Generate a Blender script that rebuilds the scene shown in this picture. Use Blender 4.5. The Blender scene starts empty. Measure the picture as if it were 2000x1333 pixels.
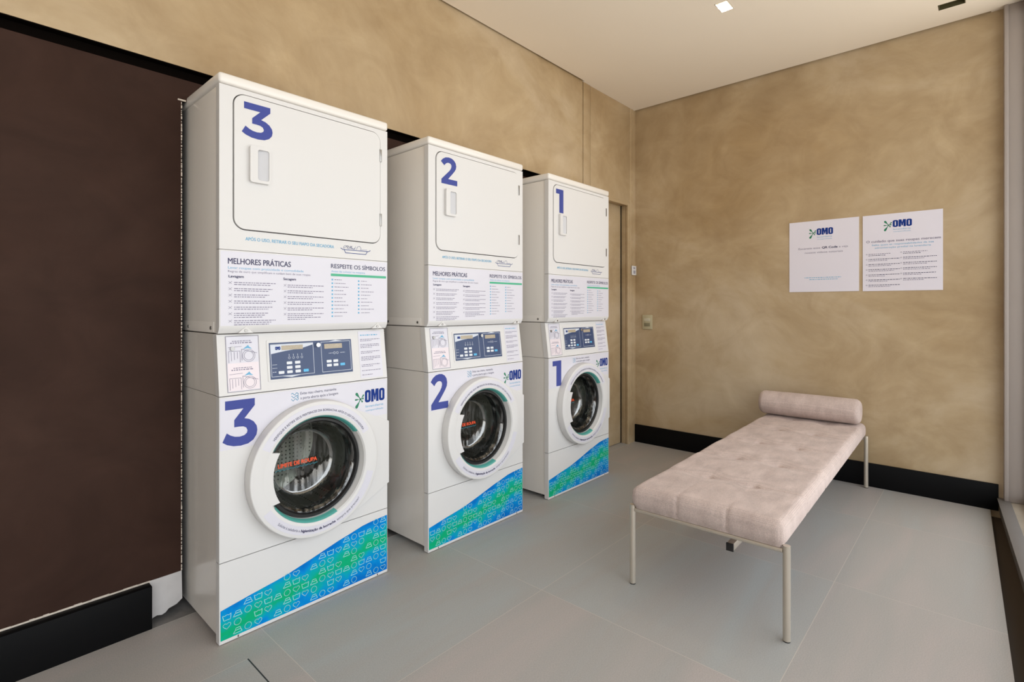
import bpy, bmesh, math, random
from mathutils import Vector, Matrix
from mathutils.geometry import tessellate_polygon
R = math.radians
sc = bpy.context.scene
col = sc.collection
rnd = random.Random(4)

# ------------------------------------------------------------------ camera, sky, exposure
CAM_H = 1.1704
cam_d = bpy.data.cameras.new('camera')
cam_d.sensor_width = 36; cam_d.lens = 36 * 1020 / 2000
cam_d.shift_y = -66.5 / 2000
cam_d.clip_start = 0.02
cam = bpy.data.objects.new('camera', cam_d); col.objects.link(cam)
cam.location = (0, 0, CAM_H)
cam.rotation_euler = (R(90), 0, math.atan2(0.6698, 0.7426) - R(90))
sc.camera = cam
sc.view_settings.view_transform = 'Standard'
sc.view_settings.look = 'None'
sc.view_settings.gamma = 1
sc.view_settings.use_curve_mapping = False
sc.view_settings.exposure = 0.0

world = bpy.data.worlds.new('daylight'); sc.world = world
world.use_nodes = True
wn = world.node_tree; wn.nodes.clear()
def wnode(t, **k):
    n = wn.nodes.new(t)
    for a, v in k.items(): setattr(n, a, v)
    return n
w_out = wnode('ShaderNodeOutputWorld'); w_bg = wnode('ShaderNodeBackground')
w_tc = wnode('ShaderNodeTexCoord'); w_sep = wnode('ShaderNodeSeparateXYZ'); w_ramp = wnode('ShaderNodeValToRGB')
w_map = wnode('ShaderNodeMapRange'); w_map.inputs[1].default_value = -1; w_map.inputs[2].default_value = 1
wn.links.new(w_tc.outputs['Generated'], w_sep.inputs[0]); wn.links.new(w_sep.outputs[2], w_map.inputs[0])
wn.links.new(w_map.outputs[0], w_ramp.inputs[0]); wn.links.new(w_ramp.outputs[0], w_bg.inputs[0]); wn.links.new(w_bg.outputs[0], w_out.inputs[0])
el = w_ramp.color_ramp.elements
el[0].position = 0.0; el[0].color = (1.22, 1.15, 1.06, 1)
el[1].position = 1.0; el[1].color = (1.08, 1.12, 1.18, 1)
e = el.new(0.47); e.color = (0.88, 0.84, 0.79, 1)
e = el.new(0.53); e.color = (0.84, 0.86, 0.88, 1)
w_bg.inputs[1].default_value = 3.1

# the window wall is turned a few degrees off the wall behind the machines
WDIR = Vector((-1, -0.052, 0)).normalized()          # runs from the back corner towards the camera side
WN = Vector((-0.052, 1, 0)).normalized()             # points into the room
WO = Vector((4.10, -0.085, 0))
# daylight portal: only tells the renderer where the sky comes in
WLP = 6.5
pd = bpy.data.lights.new('window_portal', 'AREA'); pd.shape = 'RECTANGLE'; pd.size = WLP; pd.size_y = 2.75
pd.cycles.is_portal = True
po = bpy.data.objects.new('window_portal', pd); col.objects.link(po)
pm = WO + WDIR * 3.25 - WN * 0.14 + Vector((0, 0, 1.48))
po.location = pm
po.rotation_euler = (R(90), 0, math.atan2(WN.y, WN.x) + R(90) + math.pi)

# ------------------------------------------------------------------ helpers
MATS = {}
def nodemat(name):
    m = bpy.data.materials.new(name); m.use_nodes = True
    nt = m.node_tree; nt.nodes.clear()
    out = nt.nodes.new('ShaderNodeOutputMaterial'); p = nt.nodes.new('ShaderNodeBsdfPrincipled')
    nt.links.new(p.outputs[0], out.inputs[0])
    return m, nt, p, out
def srgb(r, g, b):
    f = lambda c: (c / 255 / 12.92) if c <= 10 else ((c / 255 + 0.055) / 1.055) ** 2.4
    return (f(r), f(g), f(b), 1)
def mat(name, color, rough=0.5, metal=0.0, noise=0.03, scale=30, bump=0.0, coat=0.0, spec=0.5, emit=0.0):
    """plain procedural material: colour with a faint noise variation"""
    if name in MATS: return MATS[name]
    m, nt, p, out = nodemat(name)
    tc = nt.nodes.new('ShaderNodeTexCoord'); nz = nt.nodes.new('ShaderNodeTexNoise'); nz.inputs['Scale'].default_value = scale
    nz.inputs['Detail'].default_value = 3
    nt.links.new(tc.outputs['Object'], nz.inputs['Vector'])
    mx = nt.nodes.new('ShaderNodeMix'); mx.data_type = 'RGBA'
    c = color
    mx.inputs[6].default_value = (c[0] * (1 - noise), c[1] * (1 - noise), c[2] * (1 - noise), 1)
    mx.inputs[7].default_value = (min(1, c[0] * (1 + noise)), min(1, c[1] * (1 + noise)), min(1, c[2] * (1 + noise)), 1)
    nt.links.new(nz.outputs[0], mx.inputs[0]); nt.links.new(mx.outputs[2], p.inputs['Base Color'])
    p.inputs['Roughness'].default_value = rough; p.inputs['Metallic'].default_value = metal
    p.inputs['Specular IOR Level'].default_value = spec
    p.inputs['Coat Weight'].default_value = coat; p.inputs['Coat Roughness'].default_value = 0.08
    if emit:
        p.inputs['Emission Color'].default_value = c; p.inputs['Emission Strength'].default_value = emit
    if bump:
        b = nt.nodes.new('ShaderNodeBump'); b.inputs['Strength'].default_value = bump; b.inputs['Distance'].default_value = 0.002
        nt.links.new(nz.outputs[0], b.inputs['Height']); nt.links.new(b.outputs[0], p.inputs['Normal'])
    MATS[name] = m
    return m

class MB:
    """collects shapes into one mesh"""
    def __init__(s): s.bm = bmesh.new()
    def box(s, x0, x1, y0, y1, z0, z1, bev=0.0, seg=2, M=None):
        b = bmesh.new()
        vs = [b.verts.new((x, y, z)) for x in (x0, x1) for y in (y0, y1) for z in (z0, z1)]
        for f in ((0, 1, 3, 2), (4, 6, 7, 5), (0, 4, 5, 1), (2, 3, 7, 6), (0, 2, 6, 4), (1, 5, 7, 3)):
            b.faces.new([vs[i] for i in f])
        if bev: bmesh.ops.bevel(b, geom=list(b.edges), offset=bev, segments=seg, affect='EDGES', profile=0.5)
        s.merge(b, M); return s
    def merge(s, b, M=None):
        bmesh.ops.recalc_face_normals(b, faces=b.faces)
        if M is not None: bmesh.ops.transform(b, matrix=M, verts=b.verts)
        me = bpy.data.meshes.new('tmp'); b.to_mesh(me); b.free(); s.bm.from_mesh(me); bpy.data.meshes.remove(me)
        return s
    def slab(s, outer, holes, f0, d, bev=0.0, M=None):
        """extrude a 2D polygon with holes; f0 maps (u,v)->Vector, d is the extrusion vector"""
        b = bmesh.new()
        loops = [[Vector((p[0], p[1], 0)) for p in outer]] + [[Vector((p[0], p[1], 0)) for p in h] for h in holes]
        flat = [p for l in loops for p in l]
        tris = tessellate_polygon(loops)
        d = Vector(d)
        A = [b.verts.new(f0(p.x, p.y)) for p in flat]
        for t in tris:
            try: b.faces.new([A[i] for i in t])
            except ValueError: pass
        if d.length > 0:
            B = [b.verts.new(Vector(f0(p.x, p.y)) + d) for p in flat]
            for t in tris:
                try: b.faces.new([B[i] for i in reversed(t)])
                except ValueError: pass
            k = 0
            for l in loops:
                n = len(l)
                for i in range(n):
                    a, c = k + i, k + (i + 1) % n
                    b.faces.new((A[a], A[c], B[c], B[a]))
                k += n
            if bev:
                es = [e for e in b.edges if len(e.link_faces) == 2 and e.calc_face_angle(0) > 0.6]
                bmesh.ops.recalc_face_normals(b, faces=b.faces)
                bmesh.ops.bevel(b, geom=es, offset=bev, segments=2, affect='EDGES', profile=0.5)
            s.merge(b, M)
        else:
            if M is not None: bmesh.ops.transform(b, matrix=M, verts=b.verts)
            me = bpy.data.meshes.new('tmp'); b.to_mesh(me); b.free(); s.bm.from_mesh(me); bpy.data.meshes.remove(me)
        return s
    def tube(s, p0, p1, r, seg=20, cap=True, r2=None):
        p0, p1 = Vector(p0), Vector(p1); d = p1 - p0
        b = bmesh.new()
        bmesh.ops.create_cone(b, cap_ends=cap, segments=seg, radius1=r, radius2=r if r2 is None else r2, depth=d.length)
        M = Matrix.Translation((p0 + p1) / 2) @ d.to_track_quat('Z', 'Y').to_matrix().to_4x4()
        s.merge(b, M); return s
    def revolve(s, prof, c, seg=96, a0=0.0, a1=2 * math.pi):
        """profile of (radius, y) turned about the local Y axis through c=(x,z)"""
        b = bmesh.new(); full = abs(a1 - a0 - 2 * math.pi) < 1e-6
        n = seg if full else seg + 1
        rows = []
        for i in range(n):
            a = a0 + (a1 - a0) * i / seg
            rows.append([b.verts.new((c[0] + r * math.cos(a), y, c[1] + r * math.sin(a))) for r, y in prof])
        for i in range(seg):
            q, w = rows[i], rows[(i + 1) % n]
            for j in range(len(prof) - 1):
                if (q[j].co - w[j].co).length < 1e-7 and (q[j + 1].co - w[j + 1].co).length < 1e-7: continue
                b.faces.new((q[j], q[j + 1], w[j + 1], w[j]))
        bmesh.ops.remove_doubles(b, verts=b.verts, dist=1e-6)
        s.merge(b); return s
    def stroke(s, F, pts, w, closed=False):
        """flat line of width w along 2D points in frame F"""
        n = len(pts); b = s.bm
        segs = n if closed else n - 1
        for i in range(segs):
            p, q = Vector(pts[i]), Vector(pts[(i + 1) % n]); d = q - p
            if d.length < 1e-9: continue
            d.normalize(); e = Vector((-d.y, d.x)) * w / 2; x = d * w * 0.25
            b.faces.new([b.verts.new(F(*v)) for v in (p - x - e, q + x - e, q + x + e, p - x + e)])
        return s
    def rect(s, F, u0, u1, v0, v1):
        s.bm.faces.new([s.bm.verts.new(F(u, v)) for u, v in ((u0, v0), (u1, v0), (u1, v1), (u0, v1))]); return s
    def poly(s, F, outer, holes=()):
        return s.slab(outer, holes, F, (0, 0, 0))
    def build(s, name, m, parent=None, smooth=True, loc=None, ang=35):
        bmesh.ops.remove_doubles(s.bm, verts=s.bm.verts, dist=1e-7)
        me = bpy.data.meshes.new(name); s.bm.to_mesh(me); s.bm.free()
        me.materials.append(m)
        if smooth and hasattr(me, 'set_sharp_from_angle'):
            me.set_sharp_from_angle(angle=R(ang))
            for p in me.polygons: p.use_smooth = True
        o = bpy.data.objects.new(name, me); col.objects.link(o)
        if parent: o.parent = parent
        if loc: o.location = loc
        return o
def empty(name, loc, rz=0.0):
    o = bpy.data.objects.new(name, None); o.empty_display_size = 0.1; col.objects.link(o)
    o.location = loc; o.rotation_euler = (0, 0, rz); return o
def tag(o, label=None, cat=None, group=None, kind=None):
    if label: o['label'] = label
    if cat: o['category'] = cat
    if group: o['group'] = group
    if kind: o['kind'] = kind
    return o
def plane_frame(y):           # front of a machine seen from the room: u = x, v = z
    return lambda u, v: Vector((u, y, v))
def rrect(x0, x1, z0, z1, r, n=8):
    P = []
    for cx, cz, a in ((x1 - r, z1 - r, 0), (x0 + r, z1 - r, 90), (x0 + r, z0 + r, 180), (x1 - r, z0 + r, 270)):
        for i in range(n + 1):
            t = R(a + 90 * i / n); P.append((cx + r * math.cos(t), cz + r * math.sin(t)))
    return P
def arc(cx, cz, r, a0, a1, n=24):
    return [(cx + r * math.cos(R(a0 + (a1 - a0) * i / n)), cz + r * math.sin(R(a0 + (a1 - a0) * i / n))) for i in range(n + 1)]

# lettering -------------------------------------------------------
def _textpolys(sx, bold):
    cu = bpy.data.curves.new('t', 'FONT'); cu.body = sx; cu.size = 1; cu.offset = 0
    cu.resolution_u = 3
    o = bpy.data.objects.new('t', cu)
    me = bpy.data.meshes.new_from_object(o)
    vs = [(v.co.x, v.co.y) for v in me.vertices]; fs = [tuple(p.vertices) for p in me.polygons]
    bpy.data.objects.remove(o); bpy.data.curves.remove(cu); bpy.data.meshes.remove(me)
    return vs, fs
_hv, _ = _textpolys('H', 0.0); CAP = max(v[1] for v in _hv)
def text(mb, F, sx, u, v, h, w=None, bold=0.0, arc_=None):
    """lettering with cap height h from (u, v); w squeezes it to a width; arc_ = (cu, cv, r, degrees, outside)"""
    vs, fs = _textpolys(sx, bold)
    if not vs: return
    k = h / CAP; x0 = min(p[0] for p in vs); x1 = max(p[0] for p in vs)
    kx = k if w is None else w / (x1 - x0)
    P = [((p[0] - x0) * kx, p[1] * k) for p in vs]
    if arc_:
        cu, cv, r, a0, out = arc_
        if out: P2 = [(cu + (r + y) * math.cos(R(a0) - x / r), cv + (r + y) * math.sin(R(a0) - x / r)) for x, y in P]
        else:   P2 = [(cu + (r - y) * math.cos(R(a0) + x / r), cv + (r - y) * math.sin(R(a0) + x / r)) for x, y in P]
    else: P2 = [(u + x, v + y) for x, y in P]
    b = mb.bm; k_ = bold * h / CAP * 1.4
    nrm = (F(1, 0) - F(0, 0)).cross(F(0, 1) - F(0, 0)).normalized()
    for q_, (dx, dy) in enumerate((((0, 0),) if not bold else ((-k_, 0), (k_, 0), (0, k_ * .7), (0, -k_ * .7)))):
        V = [b.verts.new(F(p[0] + dx, p[1] + dy) + nrm * (0.00005 * q_)) for p in P2]
        for f in fs:
            try: b.faces.new([V[i] for i in f])
            except ValueError: pass
def fine_print(mb, F, u, v, w, h, seed=0):
    """a line of print too small to read in the photograph: word-long dashes"""
    q = random.Random(seed); x = u
    while x < u + w - 0.002:
        l = min(q.uniform(0.004, 0.014) * (w / 0.15) ** 0.3, u + w - x)
        mb.rect(F, x, x + l, v, v + h); x += l + h * 0.9

# ------------------------------------------------------------------ materials
def plaster(name, c1, c2, c3, sc1=0.9, spec=0.3, ro=(0.40, 0.62)):
    m, nt, p, out = nodemat(name); N = nt.nodes; L = nt.links
    tc = N.new('ShaderNodeTexCoord')
    mp = N.new('ShaderNodeMapping'); mp.inputs['Scale'].default_value = (1, 1, 1.25); mp.inputs['Rotation'].default_value = (0.3, 0.5, 0.2)
    L.new(tc.outputs['Object'], mp.inputs[0])
    n1 = N.new('ShaderNodeTexNoise'); n1.inputs['Scale'].default_value = sc1; n1.inputs['Detail'].default_value = 7; n1.inputs['Roughness'].default_value = 0.62; n1.inputs['Distortion'].default_value = 0.5
    n2 = N.new('ShaderNodeTexNoise'); n2.inputs['Scale'].default_value = 3.2; n2.inputs['Detail'].default_value = 8; n2.inputs['Roughness'].default_value = 0.6; n2.inputs['Distortion'].default_value = 1.2
    L.new(mp.outputs[0], n1.inputs[0]); L.new(mp.outputs[0], n2.inputs[0])
    r = N.new('ShaderNodeValToRGB'); e = r.color_ramp.elements
    e[0].position = 0.30; e[0].color = c1; e[1].position = 0.70; e[1].color = c3
    k = e.new(0.5); k.color = c2
    L.new(n1.outputs[0], r.inputs[0])
    mx = N.new('ShaderNodeMix'); mx.data_type = 'RGBA'; mx.blend_type = 'SOFT_LIGHT'; mx.inputs[0].default_value = 0.50
    L.new(r.outputs[0], mx.inputs[6]); L.new(n2.outputs[0], mx.inputs[7]); L.new(mx.outputs[2], p.inputs['Base Color'])
    rr = N.new('ShaderNodeMapRange'); rr.inputs[3].default_value = ro[0]; rr.inputs[4].default_value = ro[1]
    L.new(n2.outputs[0], rr.inputs[0]); L.new(rr.outputs[0], p.inputs['Roughness'])
    b = N.new('ShaderNodeBump'); b.inputs['Strength'].default_value = 0.15; b.inputs['Distance'].default_value = 0.004
    L.new(n2.outputs[0], b.inputs['Height']); L.new(b.outputs[0], p.inputs['Normal'])
    p.inputs['Specular IOR Level'].default_value = spec
    return m
M_tan = plaster('tan_burnished_plaster', (0.350, 0.238, 0.120, 1), (0.445, 0.330, 0.195, 1), (0.55, 0.44, 0.305, 1), 0.9, 0.5, (0.38, 0.55))
M_brown = plaster('dark_brown_paint', (0.038, 0.019, 0.0135, 1), (0.043, 0.022, 0.016, 1), (0.049, 0.026, 0.019, 1), 2.5, 0.10, (0.6, 0.75))
M_ceil = mat('ceiling_paint', (0.88, 0.79, 0.665, 1), 0.8, noise=0.01, scale=3)
M_pale = mat('pale_wall_paint', (0.80, 0.77, 0.73, 1), 0.8, noise=0.02, scale=3)
M_void = mat('dark_void', (0.004, 0.003, 0.0025, 1), 0.95, spec=0.0)
M_black = mat('black_baseboard_paint', (0.0035, 0.0035, 0.004, 1), 0.55, bump=0.1, scale=8, spec=0.12)
M_blackwood = M_black
M_whiteplaster = mat('bare_white_plaster', (0.62, 0.60, 0.60, 1), 0.8, noise=0.12, scale=18, bump=0.3)
M_rawedge = mat('raw_plaster_edge', (0.68, 0.60, 0.52, 1), 0.9, noise=0.25, scale=60)
M_concrete = mat('grey_mortar', (0.20, 0.19, 0.185, 1), 0.9, noise=0.4, scale=25, bump=0.5)
M_paint = mat('white_enamel', (0.80, 0.765, 0.72, 1), 0.24, noise=0.006, scale=2, coat=0.25)
M_paint2 = mat('white_plastic', (0.70, 0.69, 0.685, 1), 0.35, noise=0.006, scale=2, spec=0.25)
M_seam = mat('dark_seam', (0.10, 0.09, 0.085, 1), 0.7)
M_film = mat('lilac_white_film', (0.675, 0.665, 0.735, 1), 0.35, noise=0.005, scale=4)
M_poster = mat('poster_paper', (0.74, 0.71, 0.79, 1), 0.5, noise=0.01, scale=4)
M_pink = mat('pale_pink_film', (0.78, 0.70, 0.74, 1), 0.35, noise=0.02, scale=9)
M_num = mat('indigo_vinyl', (0.060, 0.078, 0.300, 1), 0.5, spec=0.15, noise=0.03, scale=9)
M_navy = mat('navy_print', (0.030, 0.028, 0.095, 1), 0.5)
M_grey = mat('grey_violet_print', (0.20, 0.18, 0.27, 1), 0.5)
M_cyan = mat('cyan_print', (0.13, 0.40, 0.62, 1), 0.5)
M_greenp = mat('green_print', (0.06, 0.42, 0.24, 1), 0.5)
M_logoblue = mat('logo_blue_print', (0.008, 0.035, 0.22, 1), 0.5, spec=0.15)
M_teal = mat('teal_film', (0.10, 0.42, 0.38, 1), 0.35)
M_panelblue = mat('slate_blue_panel', (0.036, 0.062, 0.15, 1), 0.35, noise=0.03, scale=20)
M_lcd = mat('beige_display', (0.42, 0.36, 0.27, 1), 0.25, noise=0.25, scale=220)
M_btn = mat('pale_button', (0.72, 0.75, 0.80, 1), 0.4)
M_btnb = mat('light_blue_button', (0.10, 0.45, 0.75, 1), 0.4)
M_wline = mat('white_line_print', (0.62, 0.66, 0.74, 1), 0.4)
M_chrome = mat('brushed_chrome', (0.62, 0.61, 0.59, 1), 0.22, 1.0)
M_screw = mat('screw_metal', (0.35, 0.34, 0.33, 1), 0.35, 1.0)
M_rubber = mat('black_rubber', (0.012, 0.012, 0.013, 1), 0.35)
M_orange = mat('orange_print', (0.90, 0.09, 0.02, 1), 0.5)
M_aqua = mat('aqua_wave_print', (0.10, 0.55, 0.70, 1), 0.5)
M_champagne = mat('champagne_metal', (0.60, 0.54, 0.46, 1), 0.33, 0.6, noise=0.03)
M_alum = mat('grey_brown_aluminium', (0.36, 0.315, 0.29, 1), 0.5, 0.1, noise=0.03, scale=6)
M_stone = mat('beige_stone', (0.40, 0.35, 0.285, 1), 0.6, noise=0.22, scale=9, bump=0.1)
M_cream = mat('cream_plastic', (0.50, 0.45, 0.30, 1), 0.45)
M_lens = mat('dim_bulb', (0.05, 0.04, 0.02, 1), 0.3)
M_olive = mat('olive_fitting', (0.10, 0.085, 0.035, 1), 0.6)

# stainless drum with rows of holes
def drum_mat():
    m, nt, p, out = nodemat('perforated_drum_steel'); N = nt.nodes; L = nt.links
    tc = N.new('ShaderNodeTexCoord'); v = N.new('ShaderNodeTexVoronoi'); v.inputs['Scale'].default_value = 55; v.inputs['Randomness'].default_value = 0.12
    L.new(tc.outputs['Object'], v.inputs[0])
    r = N.new('ShaderNodeValToRGB'); r.color_ramp.elements[0].position = 0.16; r.color_ramp.elements[0].color = (0.02, 0.02, 0.02, 1)
    r.color_ramp.elements[1].position = 0.24; r.color_ramp.elements[1].color = (0.60, 0.58, 0.53, 1)
    L.new(v.outputs['Distance'], r.inputs[0]); L.new(r.outputs[0], p.inputs['Base Color'])
    p.inputs['Metallic'].default_value = 0.9; p.inputs['Roughness'].default_value = 0.3
    return m
M_drum = drum_mat()
def glass_mat(name, tint, refl, rough=0.02, wav=0.0):
    m, nt, p, out = nodemat(name); N = nt.nodes; L = nt.links
    N.remove(p)
    tr = N.new('ShaderNodeBsdfTransparent'); tr.inputs[0].default_value = tint
    gl = N.new('ShaderNodeBsdfGlossy'); gl.inputs['Roughness'].default_value = rough
    lw = N.new('ShaderNodeLayerWeight'); lw.inputs[0].default_value = 0.5
    fr = N.new('ShaderNodeMath'); fr.operation = 'POWER'; fr.inputs[1].default_value = 4.0; L.new(lw.outputs['Facing'], fr.inputs[0])
    mr = N.new('ShaderNodeMath'); mr.operation = 'MULTIPLY_ADD'; mr.inputs[1].default_value = 1.0; mr.inputs[2].default_value = refl
    mx = N.new('ShaderNodeMixShader')
    L.new(fr.outputs[0], mr.inputs[0]); L.new(mr.outputs[0], mx.inputs[0]); L.new(tr.outputs[0], mx.inputs[1]); L.new(gl.outputs[0], mx.inputs[2])
    L.new(mx.outputs[0], out.inputs[0])
    if wav:
        tc = N.new('ShaderNodeTexCoord'); mp = N.new('ShaderNodeMapping'); mp.inputs['Scale'].default_value = (1, 1, 0.16)
        nz = N.new('ShaderNodeTexNoise'); nz.inputs['Scale'].default_value = 38; nz.inputs['Detail'].default_value = 3
        b = N.new('ShaderNodeBump'); b.inputs['Strength'].default_value = wav; b.inputs['Distance'].default_value = 0.01
        L.new(tc.outputs['Object'], mp.inputs[0]); L.new(mp.outputs[0], nz.inputs[0]); L.new(nz.outputs[0], b.inputs['Height'])
        mp2 = N.new('ShaderNodeMapping'); mp2.inputs['Scale'].default_value = (1, 1, 0.10); n3 = N.new('ShaderNodeTexNoise'); n3.inputs['Scale'].default_value = 52; n3.inputs['Detail'].default_value = 4
        L.new(tc.outputs['Object'], mp2.inputs[0]); L.new(mp2.outputs[0], n3.inputs[0])
        r3 = N.new('ShaderNodeMapRange'); r3.inputs[1].default_value = 0.40; r3.inputs[2].default_value = 0.72; r3.inputs[3].default_value = 0.03; r3.inputs[4].default_value = 0.30
        L.new(n3.outputs[0], r3.inputs[0]); L.new(r3.outputs[0], mr.inputs[2])
        L.new(b.outputs[0], gl.inputs['Normal']); L.new(b.outputs[0], lw.inputs['Normal'])
    return m
M_glass = glass_mat('door_bowl_glass', (0.50, 0.53, 0.51, 1), 0.015, 0.04, 0.5)
M_rim = glass_mat('thick_glass_rim', (0.6, 0.63, 0.62, 1), 0.30, 0.12)
M_pane = glass_mat('window_pane', (0.97, 0.98, 0.98, 1), 0.03)

# blue-green printed wave
def wave_mat():
    m, nt, p, out = nodemat('blue_green_wave_print'); N = nt.nodes; L = nt.links
    tc = N.new('ShaderNodeTexCoord'); sp = N.new('ShaderNodeSeparateXYZ'); L.new(tc.outputs['Object'], sp.inputs[0])
    def M(op, a, b=None, c=None):
        n = N.new('ShaderNodeMath'); n.operation = op
        for i, x in enumerate((a, b, c)):
            if x is None: continue
            if isinstance(x, (int, float)): n.inputs[i].default_value = x
            else: L.new(x, n.inputs[i])
        return n.outputs[0]
    nz = N.new('ShaderNodeTexNoise'); nz.inputs['Scale'].default_value = 11; nz.inputs['Detail'].default_value = 3; L.new(tc.outputs['Object'], nz.inputs[0])
    # distance from a rising diagonal line z = 0.035 + 0.17 x
    d = M('ABSOLUTE', M('SUBTRACT', sp.outputs[2], M('MULTIPLY_ADD', sp.outputs[0], 0.185, 0.035)))
    t = M('ADD', M('MULTIPLY', d, 10.0), M('MULTIPLY', M('SUBTRACT', nz.outputs[0], 0.5), 1.5))
    r = N.new('ShaderNodeValToRGB'); e = r.color_ramp.elements
    e[0].position = 0.05; e[0].color = srgb(10, 172, 120); e[1].position = 1.0; e[1].color = srgb(0, 112, 200)
    k = e.new(0.38); k.color = srgb(5, 168, 178); k = e.new(0.68); k.color = srgb(0, 140, 214)
    L.new(t, r.inputs[0]); L.new(r.outputs[0], p.inputs['Base Color']); p.inputs['Roughness'].default_value = 0.45; p.inputs['Specular IOR Level'].default_value = 0.1
    return m
M_wave = wave_mat()
M_icon = mat('pale_icon_print', srgb(165, 228, 230), 0.5, spec=0.1)

# brushed chenille fabric
def fabric(name, c, dark):
    m, nt, p, out = nodemat(name); N = nt.nodes; L = nt.links
    tc = N.new('ShaderNodeTexCoord')
    n1 = N.new('ShaderNodeTexNoise'); n1.inputs['Scale'].default_value = 9; n1.inputs['Detail'].default_value = 6; n1.inputs['Roughness'].default_value = 0.7
    mp = N.new('ShaderNodeMapping'); mp.inputs['Scale'].default_value = (1.0, 2.2, 1.0); L.new(tc.outputs['Object'], mp.inputs[0]); L.new(mp.outputs[0], n1.inputs[0])
    ck = N.new('ShaderNodeTexVoronoi'); ck.inputs['Scale'].default_value = 230; ck.inputs['Randomness'].default_value = 0.35; L.new(tc.outputs['Object'], ck.inputs[0])
    mx = N.new('ShaderNodeMix'); mx.data_type = 'RGBA'
    mx.inputs[6].default_value = dark; mx.inputs[7].default_value = c
    r = N.new('ShaderNodeMapRange'); r.inputs[1].default_value = 0.3; r.inputs[2].default_value = 0.7; L.new(n1.outputs[0], r.inputs[0]); L.new(r.outputs[0], mx.inputs[0])
    m2 = N.new('ShaderNodeMix'); m2.data_type = 'RGBA'; m2.blend_type = 'MULTIPLY'; m2.inputs[0].default_value = 0.5
    r2 = N.new('ShaderNodeMapRange'); r2.inputs[1].default_value = 0.0; r2.inputs[2].default_value = 0.7; r2.inputs[3].default_value = 1.15; r2.inputs[4].default_value = 0.45
    L.new(ck.outputs['Distance'], r2.inputs[0]); L.new(mx.outputs[2], m2.inputs[6]); L.new(r2.outputs[0], m2.inputs[7])
    L.new(m2.outputs[2], p.inputs['Base Color']); p.inputs['Roughness'].default_value = 0.95
    p.inputs['Sheen Weight'].default_value = 0.1; p.inputs['Sheen Roughness'].default_value = 0.5
    b = N.new('ShaderNodeBump'); b.inputs['Strength'].default_value = 0.6; b.inputs['Distance'].default_value = 0.0015; b.invert = True
    L.new(ck.outputs['Distance'], b.inputs['Height']); L.new(b.outputs[0], p.inputs['Normal'])
    return m
M_fab = fabric('dusty_pink_chenille', (0.74, 0.60, 0.55, 1), (0.56, 0.44, 0.40, 1))

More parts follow.
